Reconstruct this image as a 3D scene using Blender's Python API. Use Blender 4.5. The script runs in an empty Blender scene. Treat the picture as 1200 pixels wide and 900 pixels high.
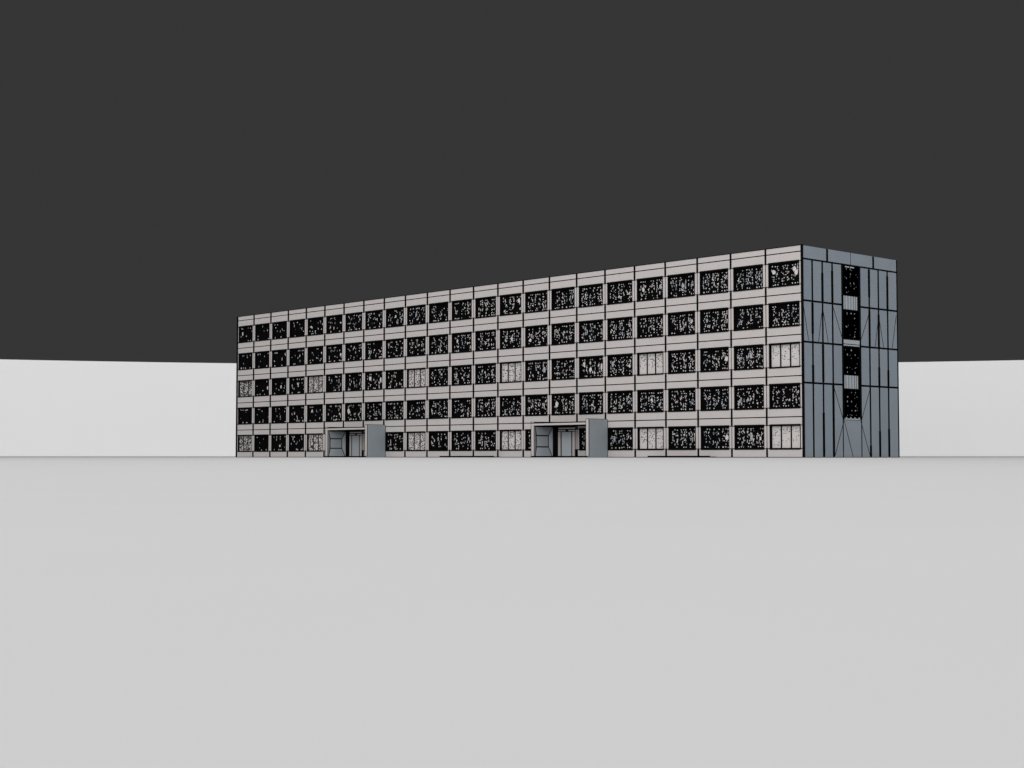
import bpy, math, random
from mathutils import Vector

random.seed(7)
scene = bpy.context.scene
col = scene.collection

# ------------------------------------------------------------------ measures (metres)
NB, BAY = 23, 3.6                    # bays along the long front
L, W, H = NB * BAY, 13.44, 16.9      # length, depth, height
SILL = [0.69 + 3.27 * k for k in range(5)]
WIN_H, WIN_W = 1.93, 3.06
LINES = [3.25, 6.51, 9.79, 13.09, 16.43]
RING, RING_H = 262.0, 16.35          # pale backdrop ring

# ------------------------------------------------------------------ materials
def material(name, color, rough=0.85, vary=0.0, scale=3.0, bump=0.0, spec=0.3, random_tint=0.0):
    m = bpy.data.materials.new(name)
    m.use_nodes = True
    nt = m.node_tree
    b = nt.nodes['Principled BSDF']
    b.inputs['Roughness'].default_value = rough
    b.inputs['Specular IOR Level'].default_value = spec
    b.inputs['Base Color'].default_value = (*color, 1)
    if vary > 0:
        tc = nt.nodes.new('ShaderNodeTexCoord')
        n = nt.nodes.new('ShaderNodeTexNoise')
        n.inputs['Scale'].default_value = scale
        n.inputs['Detail'].default_value = 8
        n.inputs['Roughness'].default_value = 0.62
        nt.links.new(tc.outputs['Object'], n.inputs['Vector'])
        r = nt.nodes.new('ShaderNodeMapRange')
        r.inputs['From Min'].default_value = 0.25
        r.inputs['From Max'].default_value = 0.75
        r.inputs['To Min'].default_value = 1 - vary
        r.inputs['To Max'].default_value = 1 + vary
        nt.links.new(n.outputs['Fac'], r.inputs['Value'])
        mx = nt.nodes.new('ShaderNodeVectorMath')
        mx.operation = 'SCALE'
        mx.inputs[0].default_value = color
        nt.links.new(r.outputs['Result'], mx.inputs['Scale'])
        nt.links.new(mx.outputs['Vector'], b.inputs['Base Color'])
        if bump > 0:
            bp = nt.nodes.new('ShaderNodeBump')
            bp.inputs['Strength'].default_value = bump
            bp.inputs['Distance'].default_value = 0.01
            nt.links.new(n.outputs['Fac'], bp.inputs['Height'])
            nt.links.new(bp.outputs['Normal'], b.inputs['Normal'])
    return m

M = {
    'ground':  material('ground_grey', (0.338, 0.338, 0.338), 0.95, 0.012, 0.9, 0.05, 0.0),
    'ring':    material('backdrop_white', (0.88, 0.88, 0.88), 0.95, 0.008, 0.03, 0.0, 0.0),
    'ringfoot': material('backdrop_foot_grey', (0.5, 0.5, 0.5), 0.95),
    'warm':    material('concrete_warm_light', (0.505, 0.470, 0.460), 0.9, 0.035, 1.3, 0.15, 0.1),  # concrete with the front light's warm tint put into the colour
    'warm2':   material('concrete_warm_light_band', (0.500, 0.472, 0.463), 0.9, 0.035, 1.1, 0.15, 0.1),
    'slate':   material('side_shade_panel', (0.226, 0.259, 0.293), 0.8, 0.05, 0.5, 0.1, 0.15),  # same concrete, cool side shade put into the colour; cooler copy below
    'slate2':  material('side_shade_panel_cool', (0.214, 0.248, 0.289), 0.8, 0.05, 0.5, 0.1, 0.15),
    'slate3':  material('side_shade_porch', (0.275, 0.308, 0.335), 0.8, 0.04, 0.8, 0.1, 0.15),  # porch side face, its cool shade put into the colour
    'joint':   material('joint_black', (0.004, 0.004, 0.004), 0.95, 0, spec=0.0),
    'frame':   material('frame_black', (0.004, 0.004, 0.0045), 0.9, 0, spec=0.02),
    'lead':    material('pane_black', (0.003, 0.003, 0.0035), 0.9, 0, spec=0.02),
    'chip':    material('pane_pale', (0.60, 0.575, 0.565), 0.7, 0.05, 4, spec=0.2),
    'chipb':   material('pane_blue_grey', (0.32, 0.36, 0.41), 0.7, 0.05, 4, spec=0.2),
    'blind':   material('blind_pale', (0.56, 0.53, 0.52), 0.85, 0.03, 5, 0.1, 0.1),
    'roof':    material('roof_felt', (0.09, 0.09, 0.09), 0.9, 0.1, 2, 0.2),
    'plate':   material('plate_dark', (0.02, 0.02, 0.022), 0.8, 0.1, 3),
    'niche':   material('porch_lining_lightened', (0.43, 0.465, 0.495), 0.8, 0.03, 1, 0.1),  # colour lightened to offset canopy shade on niche and door leaf
    'sill':    material('pale_blue_grey', (0.34, 0.37, 0.40), 0.8, 0.03, 1, 0.1),
}

# ------------------------------------------------------------------ mesh builder
class MB:
    def __init__(self):
        self.v, self.f, self.mi, self.mats = [], [], [], []
    def slot(self, mat):
        if mat not in self.mats:
            self.mats.append(mat)
        return self.mats.index(mat)
    def box(self, x0, x1, y0, y1, z0, z1, mat):
        n = len(self.v)
        self.v += [(x0,y0,z0),(x1,y0,z0),(x1,y1,z0),(x0,y1,z0),(x0,y0,z1),(x1,y0,z1),(x1,y1,z1),(x0,y1,z1)]
        s = self.slot(mat)
        for q in ((0,3,2,1),(4,5,6,7),(0,1,5,4),(1,2,6,5),(2,3,7,6),(3,0,4,7)):
            self.f.append(tuple(n+i for i in q)); self.mi.append(s)
    def prism(self, pts, t, axis, base, mat):
        """outline pts (a,b) counter-clockwise seen from the front, thickness t from base.
        axis 'y': pts=(x,z), front faces -y;  axis 'x': pts=(y,z), front faces +x"""
        n, k = len(self.v), len(pts)
        if axis == 'y':
            self.v += [(a, base - t, b) for a, b in pts] + [(a, base, b) for a, b in pts]
        else:
            self.v += [(base + t, a, b) for a, b in pts] + [(base, a, b) for a, b in pts]
        s = self.slot(mat)
        self.f.append(tuple(range(n, n+k))); self.mi.append(s)
        self.f.append(tuple(range(n+2*k-1, n+k-1, -1))); self.mi.append(s)
        for i in range(k):
            j = (i+1) % k
            self.f.append((n+i, n+k+i, n+k+j, n+j)); self.mi.append(s)
    def bar_x(self, p, q, w, t, base, mat):
        """thin bar between (y,z) points on a wall facing +x"""
        d = Vector((q[0]-p[0], q[1]-p[1])); d.normalize(); a = Vector((-d.y, d.x))*w/2
        pts = [(p[0]-a.x,p[1]-a.y),(q[0]-a.x,q[1]-a.y),(q[0]+a.x,q[1]+a.y),(p[0]+a.x,p[1]+a.y)]
        self.prism(pts, t, 'x', base, mat)
    def quad(self, pts, mat):
        n = len(self.v); self.v += pts
        self.f.append(tuple(range(n, n+len(pts)))); self.mi.append(self.slot(mat))
    def build(self, name, parent=None, loc=None):
        me = bpy.data.meshes.new(name)
        me.from_pydata(self.v, [], self.f)
        for m in self.mats: me.materials.append(m)
        me.polygons.foreach_set('material_index', self.mi)
        me.update()
        o = bpy.data.objects.new(name, me)
        col.objects.link(o)
        if parent: o.parent = parent
        if loc: o.location = loc
        return o

def tag(o, label=None, cat=None, group=None, kind=None):
    if label: o['label'] = label
    if cat: o['category'] = cat
    if group: o['group'] = group
    if kind: o['kind'] = kind
    return o

def empty(name, loc=(0,0,0), parent=None):
    o = bpy.data.objects.new(name, None); col.objects.link(o)
    o.location = loc; o.empty_display_size = 0.3
    if parent: o.parent = parent
    return o

# ------------------------------------------------------------------ camera (level horizon just above the ground)
F = 1727.0
D, XC = 116.6, 23.06
d = Vector((-0.7344, 0.6788)); r = Vector((0.6788, 0.7344))
cx, cy = -D*d.x - XC*r.x, -D*d.y - XC*r.y
CAM = Vector((cx, cy, 0.085))
cd = bpy.data.cameras.new('camera'); cam = bpy.data.objects.new('camera', cd); col.objects.link(cam)
cd.sensor_width = 36; cd.lens = F/1200*36
cd.clip_start = 0.02; cd.clip_end = 3000
cam.location = CAM
pitch = math.atan(85/F)
fwd = Vector((d.x*math.cos(pitch), d.y*math.cos(pitch), math.sin(pitch)))
cam.rotation_euler = fwd.to_track_quat('-Z', 'Y').to_euler()
scene.camera = cam

# ------------------------------------------------------------------ ground and pale backdrop ring
RC = Vector((cx + 3*r.x, cy + 3*r.y))
mb = MB(); N = 192
pts = [(RC.x + (RING+0.5)*math.cos(2*math.pi*i/N), RC.y + (RING+0.5)*math.sin(2*math.pi*i/N), 0) for i in range(N)]
mb.quad(pts, M['ground'])
tag(mb.build('ground'), kind='structure')

mb = MB()
def ring(mb, r0, r1, z0, z1, mat):
    s = mb.slot(mat); n = len(mb.v)
    for i in range(N):
        a = 2*math.pi*i/N; c, t = math.cos(a), math.sin(a)
        mb.v += [(RC.x+r0*c, RC.y+r0*t, z0),(RC.x+r0*c, RC.y+r0*t, z1),(RC.x+r1*c, RC.y+r1*t, z1),(RC.x+r1*c, RC.y+r1*t, z0)]
    for i in range(N):
        a, b = n+4*i, n+4*((i+1) % N)
        for j in range(4):
            k = (j+1) % 4
            mb.f.append((a+j, a+k, b+k, b+j)); mb.mi.append(s)
ring(mb, RING, RING+1.2, 0.17, RING_H, M['ring'])
ring(mb, RING-0.06, RING+1.1, -0.3, 0.17, M['ringfoot'])
tag(mb.build('backdrop'), kind='structure')

# ------------------------------------------------------------------ the building
B = empty('office_block')
tag(B, 'long five storey slab block with rows of dark windows and an end wall tinted blue grey as shade', 'building')

# body behind the skins
mb = MB()
mb.box(-L+0.02, -0.30, 0.32, W-0.02, 0.0, H-0.45, M['lead'])
mb.box(-L, -0.02, W+0.002, W+0.16, 0.0, H, M['joint'])           # rear wall
mb.box(-L-0.18, -L, 0.0, W+0.18, 0.0, H, M['slate'])           # far end wall
mb.build('rear_wall', B)

mb = MB()
mb.box(-L+0.01, -0.31, 0.33, W-0.03, H-0.44, H-0.25, M['roof'])
mb.build('roof', B)

# front wall: spandrel bands, piers, dark joints
doors = {(5, 0): None}
def bay_x(i):                        # i = 0 at the near (right) corner
    return -(i+1)*BAY, -i*BAY
ent_bays = (7, 16)                   # door bays on the ground floor
mb = MB()
T = 0.30
rel = (BAY - WIN_W)/2
zs = [0.0] + [z for s in SILL for z in (s, s+WIN_H)] + [H]
for k in range(0, len(zs), 2):
    z0, z1 = zs[k], zs[k+1]
    for i in range(NB):
        x0, x1 = bay_x(i)
        if k == 0 and i in ent_bays: continue
        ln = [q for q in LINES if z0 < q < z1]
        zz = [z0] + ln + [z1]
        for a, b in zip(zz[:-1], zz[1:]):
            jw = 0.10+0.003*i
            mb.box(x0+jw, x1-jw, 0.0, T, a + (0.0 if a == z0 else 0.042), b - (0.0 if b == z1 else 0.042), M['warm'] if (i+k) % 2 else M['warm2'])
    # dark backing seen in the joints
    if k == 0:
        segs = [(-L, bay_x(16)[0]), (bay_x(16)[1], bay_x(7)[0]), (bay_x(7)[1], -0.002)]
    else:
        segs = [(-L, -0.002)]
    for a, b in segs:
        mb.box(a, b, 0.010, T-0.01, z0+0.004, z1-0.004, M['joint'])
for s in SILL:
    for i in range(NB+1):
        x = -i*BAY
        for x0, x1 in ((x-rel+0.01, x-0.035), (x+0.035, x+rel-0.01)):
            if x0 < -L or x1 > 0: continue
            mb.box(x0, x1, 0.0, T, s+0.075, s+WIN_H-0.075, M['warm'])
        mb.box(max(x-rel+0.012, -L), min(x+rel-0.012, -0.003), 0.010, T-0.012, s-0.004, s+WIN_H+0.004, M['joint'])
mb.build('front_wall', B)

# corner posts, foot strip, parapet edge
mb = MB()
mb.box(-0.11, 0.0, -0.03, 0.0, 0.0, H+0.02, M['joint'])
mb.box(-L-0.14, -L+0.17, -0.03, 0.0, 0.0, H+0.02, M['joint'])
mb.box(-L-0.1, 0.03, -0.02, 0.28, H, H+0.06, M['joint'])
mb.box(0.0, 0.05, -0.028, 0.12, 0.0, H+0.018, M['joint'])
for a, b in ((-L+0.171, -61.17), (-53.66, -28.79), (-21.28, -0.111)):
    mb.box(a, b, -0.02, 0.0, 0.0, 0.055, M['plate'])
mb.box(0.0, 0.02, 0.121, W+0.1, 0.0, 0.05, M['plate'])
mb.box(-0.019, 0.012, W+0.003, W+0.17, 0.0, H, M['joint'])
mb.build('edge_trim', B)

# ---------------- windows
def chip_poly(cx_, cz_, w, h, rng):
    n = rng.choice((4, 4, 5, 6))
    a0 = rng.random()*6.28
    return [(cx_ + w/2*math.cos(a0+6.283*j/n)*rng.uniform(0.75, 1.15),
             cz_ + h/2*math.sin(a0+6.283*j/n)*rng.uniform(0.75, 1.15)) for j in range(n)]

BAR = 0.13
def window_frame(s):
    """outer frame with two mullions, thickness s scales the bars"""
    w, h = WIN_W, WIN_H
    m = MB()
    m.box(-w/2-0.005, w/2+0.005, -0.028, 0.24, -0.06, 0.06, M['frame'])
    m.box(-w/2-0.005, w/2+0.005, -0.028, 0.24, h-0.07, h+0.06, M['frame'])
    m.box(-w/2, -w/2+0.07, -0.005, 0.24, 0.055, h-0.07, M['frame'])
    m.box(w/2-0.07, w/2, -0.005, 0.24, 0.055, h-0.07, M['frame'])
    sw = (w-0.14)/3
    for k in (1, 2):
        x = -w/2+0.07+sw*k
        m.box(x-0.05*s, x+0.05*s, 0.14, 0.24, 0.055, h-0.07, M['frame'])
    # meeting rails and stays of each sash
    return m

FR_ME = None
def sash_x():
    w = WIN_W; sw = (w-0.14)/3
    return [(-w/2+0.07+sw*k+0.07, -w/2+0.07+sw*(k+1)-0.07) for k in range(3)]

def pane_mesh(near, rng, special=None):
    """dark pane broken by small pale openings; near 0..1 sets how many"""
    m = MB(); w, h = WIN_W, WIN_H; y = 0.22
    m.box(-w/2+0.02, w/2-0.02, y, y+0.04, 0.0, h, M['lead'])
    big = 1.42 - 0.54*near
    for k, (a, b) in enumerate(sash_x()):
        ww = b-a
        tint = rng.random() < 0.12 + 0.22*near
        # top and bottom rows
        for zc, hh in ((h-0.255, 0.13), (0.185, 0.13)):
            for j in range(3):
                if rng.random() < 0.34 + 0.45*near:
                    c = a + ww*(0.2+0.3*j) + rng.uniform(-.04, .04)
                    m.prism(chip_poly(c, zc+rng.uniform(-.03,.03), rng.uniform(.09,.19)*big, hh*rng.uniform(.7,1.25)*big, rng), 0.012, 'y', y, M['chip'])
        # field
        n = int((1.5 + 31*near**1.25)*rng.uniform(0.6, 1.25))
        for _ in range(n):
            c = a + ww*rng.choice((.1,.22,.34,.5,.62,.78,.9)) + rng.uniform(-.035,.035)
            z = rng.uniform(0.34, h-0.40)
            if rng.random() < 0.25: ws, hs = rng.uniform(.06,.1), rng.uniform(.16,.30)
            else: ws, hs = rng.uniform(.06,.15), rng.uniform(.06,.14)
            mt = M['chipb'] if (tint and rng.random() < .5) else M['chip']
            m.prism(chip_poly(c, z, ws*big, hs*big, rng), 0.012+0.001*rng.random(), 'y', y, mt)
        # the odd larger patch
        if rng.random() < 0.07+0.08*near:
            c, z = a+ww*rng.uniform(.35,.65), rng.uniform(.6, 1.25)
            m.prism(chip_poly(c, z, rng.uniform(.2,.34), rng.uniform(.25,.5), rng), 0.0145, 'y', y, M['chipb'] if tint else M['chip'])
        if special and k in special:
            for (fx, z, pw, ph, mt) in special[k]:
                m.prism(chip_poly(a+ww*fx, z, pw, ph, rng), 0.015, 'y', y, M[mt])
    return m

def blind_mesh(a, b, near, rng):
    m = MB(); h = WIN_H; y = 0.19
    m.box(a, b, y, y+0.03, 0.09, h-0.10, M['blind'])
    n = int(19 + (1-near)**1.3*70)
    sc = 0.95 + 0.6*(1-near)
    lo = rng.choice((0.12, 0.12, 0.6)) if near > 0.6 else 0.1
    for _ in range(n):
        c, z = rng.uniform(a+.05, b-.05), rng.uniform(lo, h-0.14)
        if rng.random() < 0.3:
            m.prism(chip_poly(c, z, .15*sc, .06*sc, rng), 0.010+0.001*rng.random(), 'y', y, M['lead'])
        else:
            m.prism(chip_poly(c, z, .085*sc, .085*sc, rng), 0.010+0.001*rng.random(), 'y', y, M['lead'])
    return m

BLIND_BAYS = (0, 4, 9, 13, 18, 22)      # counted from the near corner
SPECIAL = {
    (0, 4): {0: [(.3, 1.25, .42, .40, 'chip')], 2: [(.4, 1.35, .45, .40, 'chip'), (.65, 1.05, .4, .5, 'chip')]},
    (9, 4): {2: [(.5, 1.30, .42, .52, 'chip')]},
    (7, 1): {0: [(.4, 1.0, .42, .62, 'chip')]},
    (6, 2): {0: [(.4, 1.25, .3, .5, 'chip')], 1: [(.2, .75, .4, .5, 'chip')], 2: [(.7, 1.0, .3, .7, 'chip')]},
    (8, 2): {2: [(.4, 1.05, .35, .6, 'chipb')]},
    (5, 2): {0: [(.4, 1.1, .3, .6, 'chipb')]},
    (3, 4): {1: [(.5, 1.0, .4, .5, 'chipb')]},
    (4, 4): {2: [(.6, 1.1, .35, .5, 'chipb')]},
    (1, 2): {1: [(.6, 1.1, .28, .6, 'chipb')]},
    (1, 0): {1: [(.6, 1.0, .28, .7, 'chipb')]},
    (2, 0): {2: [(.7, 1.0, .4, .5, 'chip')]},
    (2, 2): {2: [(.7, 1.0, .4, .5, 'chip')]},
    (16, 1): {0: [(.3, 1.1, .4, .7, 'chip')]},
    (22, 4): {0: [(.5, 1.05, .22, .6, 'chip')]},
    (15, 2): {0: [(.6, 1.2, .3, .6, 'chip')], 2: [(.5, 1.0, .3, .6, 'chip')]},
}
cells = [(i, k) for i in range(NB) for k in range(5) if not (k == 0 and i in ent_bays)]
# the hundred that show largest are parts; the farthest ones become one part
far_cells = sorted([c for c in cells if c[0] not in BLIND_BAYS or c[1] in (1, 3, 4)], key=lambda c: (-c[0], c[1]))[:len(cells)-100]
frame_src = None
far = MB()
for (i, k) in cells:
    rng = random.Random(1000*i + 17*k + 3)
    near = max(0.0, 1 - i/22.0)
    x = -(i+0.5)*BAY; z = SILL[k]
    blind = i in BLIND_BAYS and k in (0, 2)
    if (i, k) in far_cells:
        for src in (window_frame(1.0), pane_mesh(near*0.9, rng, SPECIAL.get((i, k)))):
            n = len(far.v)
            far.v += [(vx+x, vy, vz+z) for vx, vy, vz in src.v]
            for f, mi in zip(src.f, src.mi):
                far.f.append(tuple(n+q for q in f)); far.mi.append(far.slot(src.mats[mi]))
        continue
    if frame_src is None:
        w = window_frame(1.0).build('window', B); frame_src = w
    else:
        w = frame_src.copy(); col.objects.link(w); w.parent = B
    w.location = (x, 0, z)
    if blind:
        w['label'] = 'window with three pale blinds drawn'
        for a, b in sash_x():
            bm_ = blind_mesh(a-0.012, b+0.012, near, rng)
            bm_.build('blind', w)
        back = MB(); back.box(-WIN_W/2+0.02, WIN_W/2-0.02, 0.24, 0.26, 0.0, WIN_H, M['lead'])
        back.build('pane', w)
    else:
        pane_mesh(near, rng, SPECIAL.get((i, k))).build('pane', w)
fw = far.build('distant_windows', B)
fw['kind'] = 'stuff'

# ---------------- gable end (faces +x): panels with dark joints
mb = MB()
PX = [0.0, 1.36, 2.73, 4.09, 5.45, 7.99, 9.35, 10.71, 12.07, 13.44]
PZ = [0.0, 5.95, 9.21, 12.51, 15.86]
G = 0.12
def joint_w(z):
    return 0.05
for a in range(len(PX)-1):
    for b in range(len(PZ)-1):
        y0, y1, z0, z1 = PX[a]+G, PX[a+1]-G, PZ[b]+(0.08 if b else 0), PZ[b+1]-0.08
        if a == 0: y0 = 0.075
        if a == len(PX)-2: y1 = W
        if a == 4:
            continue
        mb.box(-0.28, 0.0, y0, y1, z0, z1, M['slate'] if (a*7+b*3) % 5 < 3 else M['slate2'])
PP = [0.075, 3.42, 6.70, 10.0, W]
for a in range(4):
    g0 = (0, 0.15, 0.04, 0.15, 0)
    mb.box(-0.28, 0.0, PP[a]+g0[a], PP[a+1]-g0[a+1], 15.92, H, M['slate'])
# centre strip below the lower window, sills and head
mb.box(-0.28, 0.0, 5.45+0.03, 7.99-0.03, 0.0, 3.06, M['slate'])
mb.box(-0.31, -0.012, 0.08, W-0.001, 0.001, H-0.02, M['joint'])
# slanting wireframe lines of the model's triangles, drawn as thin dark bars
for p, q in (((0.10,12.217),(0.80,9.321)), ((2.68,12.014),(2.13,9.321)), ((2.80,11.81),(3.45,9.321)), ((4.18,12.217),(5.36,9.828)),
             ((9.28,12.014),(8.10,9.828)), ((10.66,11.708),(10.15,9.321)), ((10.78,11.708),(11.4,9.321)), ((13.36,12.116),(12.7,9.321)),
             ((4.20,5.628),(5.36,3.211)), ((9.26,5.628),(8.08,3.211)), ((5.52,3.009),(4.20,0.1)), ((5.56,3.009),(6.78,0.02)), ((7.92,3.009),(9.22,0.1))):
    mb.bar_x(p, q, 0.07, 0.004, 0.0, M['joint'])
# wireframe lines drawn wider along part of their height
for y, z0, z1 in ((1.36, 9.9, 12.4), (2.73, 12.6, 14.9), (4.09, 12.6, 15.2), (2.73, 6.1, 9.1), (4.09, 3.0, 5.9), (2.73, 0.1, 3.6),
                  (4.09, 0.1, 3.2), (1.36, 6.0, 7.4), (9.35, 0.1, 1.0), (10.71, 5.9, 7.6), (12.07, 5.9, 7.4), (10.71, 0.1, 2.2),
                  (12.07, 0.1, 2.4), (9.35, 9.3, 12.4), (10.71, 9.3, 12.0), (12.07, 12.6, 15.4), (9.35, 13.4, 15.7)):
    mb.box(-0.01, 0.003, y-0.17, y+0.15, z0, z1, M['joint'])
# knots where the wireframe lines meet
for y, z in ((2.73,11.75), (10.71,11.35)):
    mb.prism([(y+.11*math.cos(t*.785), z+.30*math.sin(t*.785)) for t in range(8)], 0.006, 'x', 0.0, M['joint'])
mb.build('gable_wall', B)

def stair_window(z0, z1, seed):
    rng = random.Random(seed)
    m = MB(); y0, y1 = 5.50, 7.94
    m.box(-0.2, -0.02, y0, y1, z0, z1, M['frame'])
    m.box(-0.18, 0.02, y0-0.03, y0+0.07, z0-0.05, z1+0.05, M['frame'])
    m.box(-0.18, 0.02, y1-0.07, y1+0.03, z0-0.05, z1+0.05, M['frame'])
    m.box(-0.18, 0.021, y0+0.07, y1-0.07, z1-0.03, z1+0.05, M['frame'])
    w = m.build('stair_window', B)
    p = MB()
    p.box(-0.019, -0.012, y0+0.1, y1-0.1, z0+0.03, z1-0.04, M['lead'])
    for fx in (.24, .47, .70):
        for j in range(6):
            if rng.random() < 0.6:
                c = y0+(y1-y0)*fx + rng.uniform(-.05,.05); z = z0 + (z1-z0)*(j+0.6)/6.3
                p.prism([(u, v) for u, v in chip_poly(c, z, rng.uniform(.08,.14), rng.uniform(.10,.17), rng)], 0.008, 'x', -0.012, M['slate'] if rng.random()<.5 else M['sill'])
    for _ in range(10):
        c, z = rng.uniform(y0+.2, y1-.2), rng.uniform(z0+.1, z1-.2)
        p.prism(chip_poly(c, z, .07, .07, rng), 0.007, 'x', -0.012, M['slate'])
    p.build('pane', w)
for z0, z1, sd in ((13.34, 15.79, 1), (9.76, 12.13, 2), (6.79, 9.08, 3), (3.25, 5.61, 4)):
    stair_window(z0, z1, sd)

for z0, z1 in ((12.16, 13.29), (5.64, 6.74)):
    m = MB()
    ys = [5.62, 5.86, 6.28, 6.70, 7.08, 7.36, 7.62]
    for a, b in zip(ys[:-1], ys[1:]):
        m.box(-0.1, -0.006, a+0.035, b-0.035, z0, z1, M['sill'])
    m.box(-0.12, -0.03, 5.5, 7.94, z0+.002, z1-.002, M['joint'])
    m.build('spandrel_panel', B)
for z0, z1 in ((9.34, 9.67), ):
    m = MB()
    m.box(-0.1, 0.012, 5.60, 7.84, z0, z1, M['sill'])
    m.box(-0.1, 0.006, 5.60, 7.84, z0-0.17, z0-0.06, M['sill'])
    m.build('sill', B)
m = MB()
m.box(-0.1, 0.012, 5.62, 7.82, 3.10, 3.20, M['sill'])
for y in (5.75, 6.35, 6.95, 7.55):
    m.prism([(y, 3.2), (y+.24, 3.2), (y+.12, 3.33)], 0.02, 'x', 0.0, M['sill'])
m.build('sill', B)
m = MB()
for y in (5.9, 6.6):
    m.box(-0.1, 0.024, y, y+.55, 15.64, 15.74, M['sill'])
m.build('sill', B)

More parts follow.
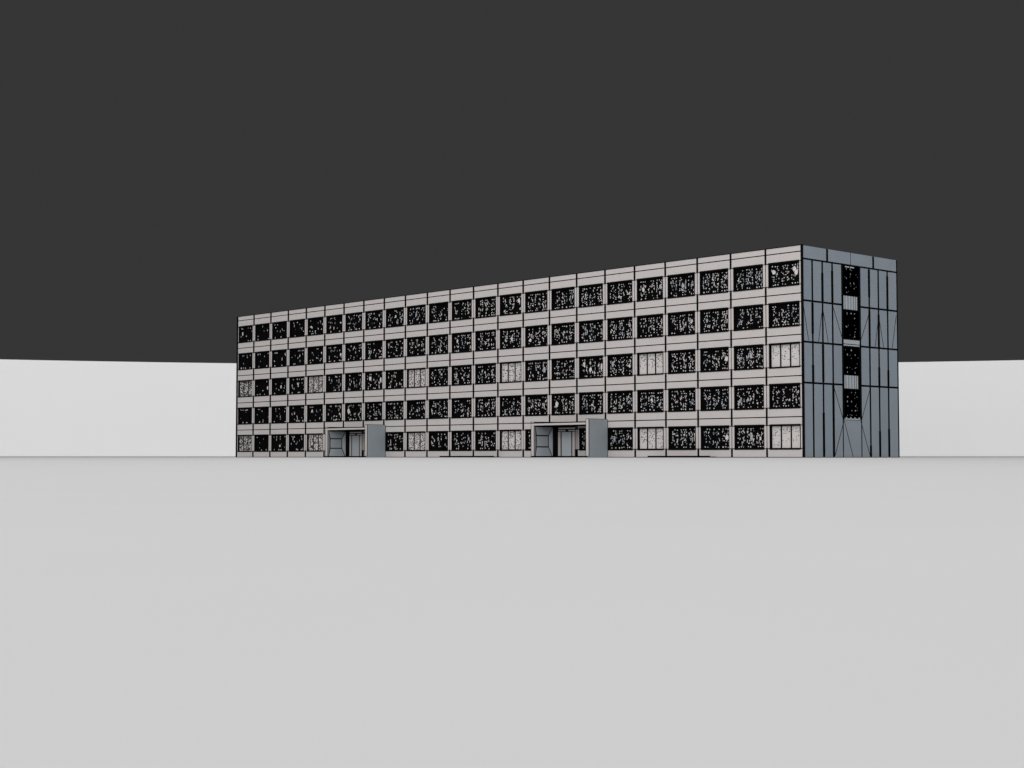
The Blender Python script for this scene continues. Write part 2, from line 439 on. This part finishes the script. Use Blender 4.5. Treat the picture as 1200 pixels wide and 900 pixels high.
# ---------------- entrance porches
def porch(s0):
    """s0: distance of the near wall's outer face from the near corner"""
    P = empty('porch', (-s0, 0, 0), B)
    p, t = 2.42, 0.42
    # near side wall, a plain slab taller than the canopy
    m = MB()
    m.box(-t, -0.02, -p, -0.005, 0.03, 3.40, M['warm'])
    m.box(-0.018, 0.0, -p+0.03, -0.005, 0.03, 3.38, M['slate3'])  # thin face carrying the side shade as colour
    m.box(-0.06, 0.004, -p-0.004, -p+0.03, 0.0, 3.40, M['joint'])
    m.box(-t, -t+0.05, -p-0.004, -p+0.03, 0.0, 3.40, M['joint'])
    m.box(-t+0.05, -0.06, -p+0.01, -0.005, 3.40, 3.45, M['joint'])
    m.box(-0.02, 0.006, -0.06, -0.004, 0.0, 3.38, M['joint'])
    m.build('side_wall', P)
    # far side wall with a splayed niche in its inner face
    i = -7.05
    m = MB()
    m.box(i-t, i-0.22, -p, -0.005, 0.03, 3.30, M['warm'])
    m.box(i-0.22, i-0.0, -p, -p+0.08, 0.03, 3.30, M['warm'])
    m.box(i-t-0.02, i-t+0.04, -p-0.005, -p+0.03, 0.0, 3.33, M['joint'])
    m.box(i-0.05, i+0.004, -p-0.005, -p+0.03, 0.0, 3.33, M['joint'])
    m.build('side_wall', P)
    n = MB()
    y0, y1, z0, z1 = -p+0.10, -0.03, 0.03, 2.80
    a0, a1, b0, b1 = -p+0.42, -0.42, 0.98, 2.02
    dpt = 0.16
    X0, X1 = i-0.005, i-0.005-dpt
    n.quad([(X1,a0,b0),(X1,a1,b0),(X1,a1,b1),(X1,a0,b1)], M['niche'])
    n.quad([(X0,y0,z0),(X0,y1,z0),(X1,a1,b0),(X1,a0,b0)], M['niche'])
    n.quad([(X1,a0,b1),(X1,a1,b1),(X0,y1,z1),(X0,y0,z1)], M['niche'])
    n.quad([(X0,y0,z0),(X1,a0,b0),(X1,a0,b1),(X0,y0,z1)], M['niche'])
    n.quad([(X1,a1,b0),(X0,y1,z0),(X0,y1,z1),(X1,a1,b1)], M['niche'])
    g = 0.055
    for u, v in (((a0,b0),(a1,b0)),((a1,b0),(a1,b1)),((a1,b1),(a0,b1)),((a0,b1),(a0,b0))):
        n.bar_x(u, v, 2*g, 0.012, X1, M['joint'])
    for (u0,w0),(u1,w1) in (((y0,z0),(a0,b0)),((y1,z0),(a1,b0)),((y0,z1),(a0,b1)),((y1,z1),(a1,b1))):
        e = 0.07
        n.quad([(X0+.006,u0-e,w0),(X0+.006,u0+e,w0),(X1+.012,u1+e,w1),(X1+.012,u1-e,w1)], M['joint'])
    n.box(i-0.218, i+0.002, y0, y1, 2.80, 2.88, M['joint'])
    n.build('niche', P)
    # canopy slab
    m = MB()
    m.box(i-t+0.02, -t-0.003, -p-0.02, -0.006, 2.94, 3.12, M['warm'])
    m.box(i-t-0.04, -t-0.004, -p-0.03, -0.008, 3.12, 3.21, M['joint'])
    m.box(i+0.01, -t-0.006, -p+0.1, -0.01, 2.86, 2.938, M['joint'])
    m.box(i-t+0.01, i+1.1, -p+0.1, -0.5, 3.213, 3.27, M['joint'])
    m.build('canopy', P)
    # door in its dark recess
    x0, x1 = i-0.02, i+3.15            # the door bay
    rec = MB()
    rec.box(x0-0.5, x1-0.25, 0.02, 0.3, 0.0, 2.60, M['frame'])
    rec.box(i+2.95, i+3.0, -0.02, 0.03, 0.0, 2.86, M['joint'])
    rec.box(i+0.75, i+2.9, -0.03, 0.019, 2.62, 2.75, M['warm'])
    rec.box(i+0.75, i+2.9, -0.03, 0.019, 2.42, 2.53, M['warm'])
    rec.box(i+1.72, i+2.05, -0.05, -0.031, 2.36, 2.62, M['joint'])
    rec.box(i+0.0, i+0.66, -0.012, 0.018, 0.0, 2.86, M['frame'])
    rec.box(i+0.0, i+2.95, -0.008, 0.015, 2.53, 2.86, M['frame'])
    rec.build('door_recess', P)
    dr = MB()
    dr.box(i+0.72, i+1.03, -0.04, 0.018, 0.03, 2.36, M['warm'])
    dr.box(i+2.58, i+2.87, -0.04, 0.018, 0.03, 2.36, M['warm'])
    dr.box(i+1.03, i+2.58, -0.012, 0.017, 0.03, 2.40, M['frame'])
    d_ = dr.build('door', P)
    lf = MB()
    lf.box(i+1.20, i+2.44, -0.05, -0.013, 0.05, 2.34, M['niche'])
    lf.build('door_leaf', d_)
    # doorstep
    m = MB()
    m.box(i-0.25, -0.03, -p-0.12, -0.007, 0.0, 0.028, M['plate'])
    m.box(i-0.25, -0.03, -p-0.20, -p-0.125, 0.0, 0.14, M['joint'])
    m.build('doorstep', P)
    return P
porch(21.30)
porch(53.68)

# ---------------- dark plates lying along the foot of the front
def ground_plate(s0, s1, label):
    m = MB()
    m.box(-s1, -s0, -1.1, -0.25, 0.0, 0.07, M['joint'])
    m.box(-s1, -s0, -1.16, -1.102, 0.0, 0.15, M['joint'])
    m.box(-s1+.1, -s0-.1, -1.0, -0.35, 0.07, 0.085, M['joint'])
    o = m.build('light_well_cover')
    tag(o, label, 'light well', 'light well covers along the front')
ground_plate(8.6, 15.5, 'dark low light well cover at the wall foot right of the nearer porch')
ground_plate(35.3, 43.4, 'dark low light well cover at the wall foot between the two porches')

# ------------------------------------------------------------------ light
wd = bpy.data.worlds.new('World'); scene.world = wd; wd.use_nodes = True
bg = wd.node_tree.nodes['Background']
bg.inputs['Color'].default_value = (0.0365, 0.0365, 0.0365, 1); bg.inputs['Strength'].default_value = 1.0

def lamp(name, loc, target, size, radiance, color, shape='DISK'):
    ld = bpy.data.lights.new(name, 'AREA'); ld.shape = shape; ld.size = size
    area = math.pi*size*size/4 if shape == 'DISK' else size*size
    ld.energy = radiance*math.pi*area
    ld.color = color
    o = bpy.data.objects.new(name, ld); col.objects.link(o); o.location = loc
    o.rotation_euler = (Vector(target)-Vector(loc)).to_track_quat('-Z', 'Y').to_euler()
    return o
lamp('overhead_lamp', (RC.x, RC.y, 120), (RC.x, RC.y, 0), 540, 1.44, (1, 1, 1))
lamp('front_lamp', (65, -170, 50), (-25, 0, 8), 90, 6.0, (1.0, 0.995, 0.995))

vs = scene.view_settings
scene.display_settings.display_device = 'sRGB'
vs.view_transform = 'Standard'; vs.look = 'None'; vs.exposure = 0; vs.gamma = 1
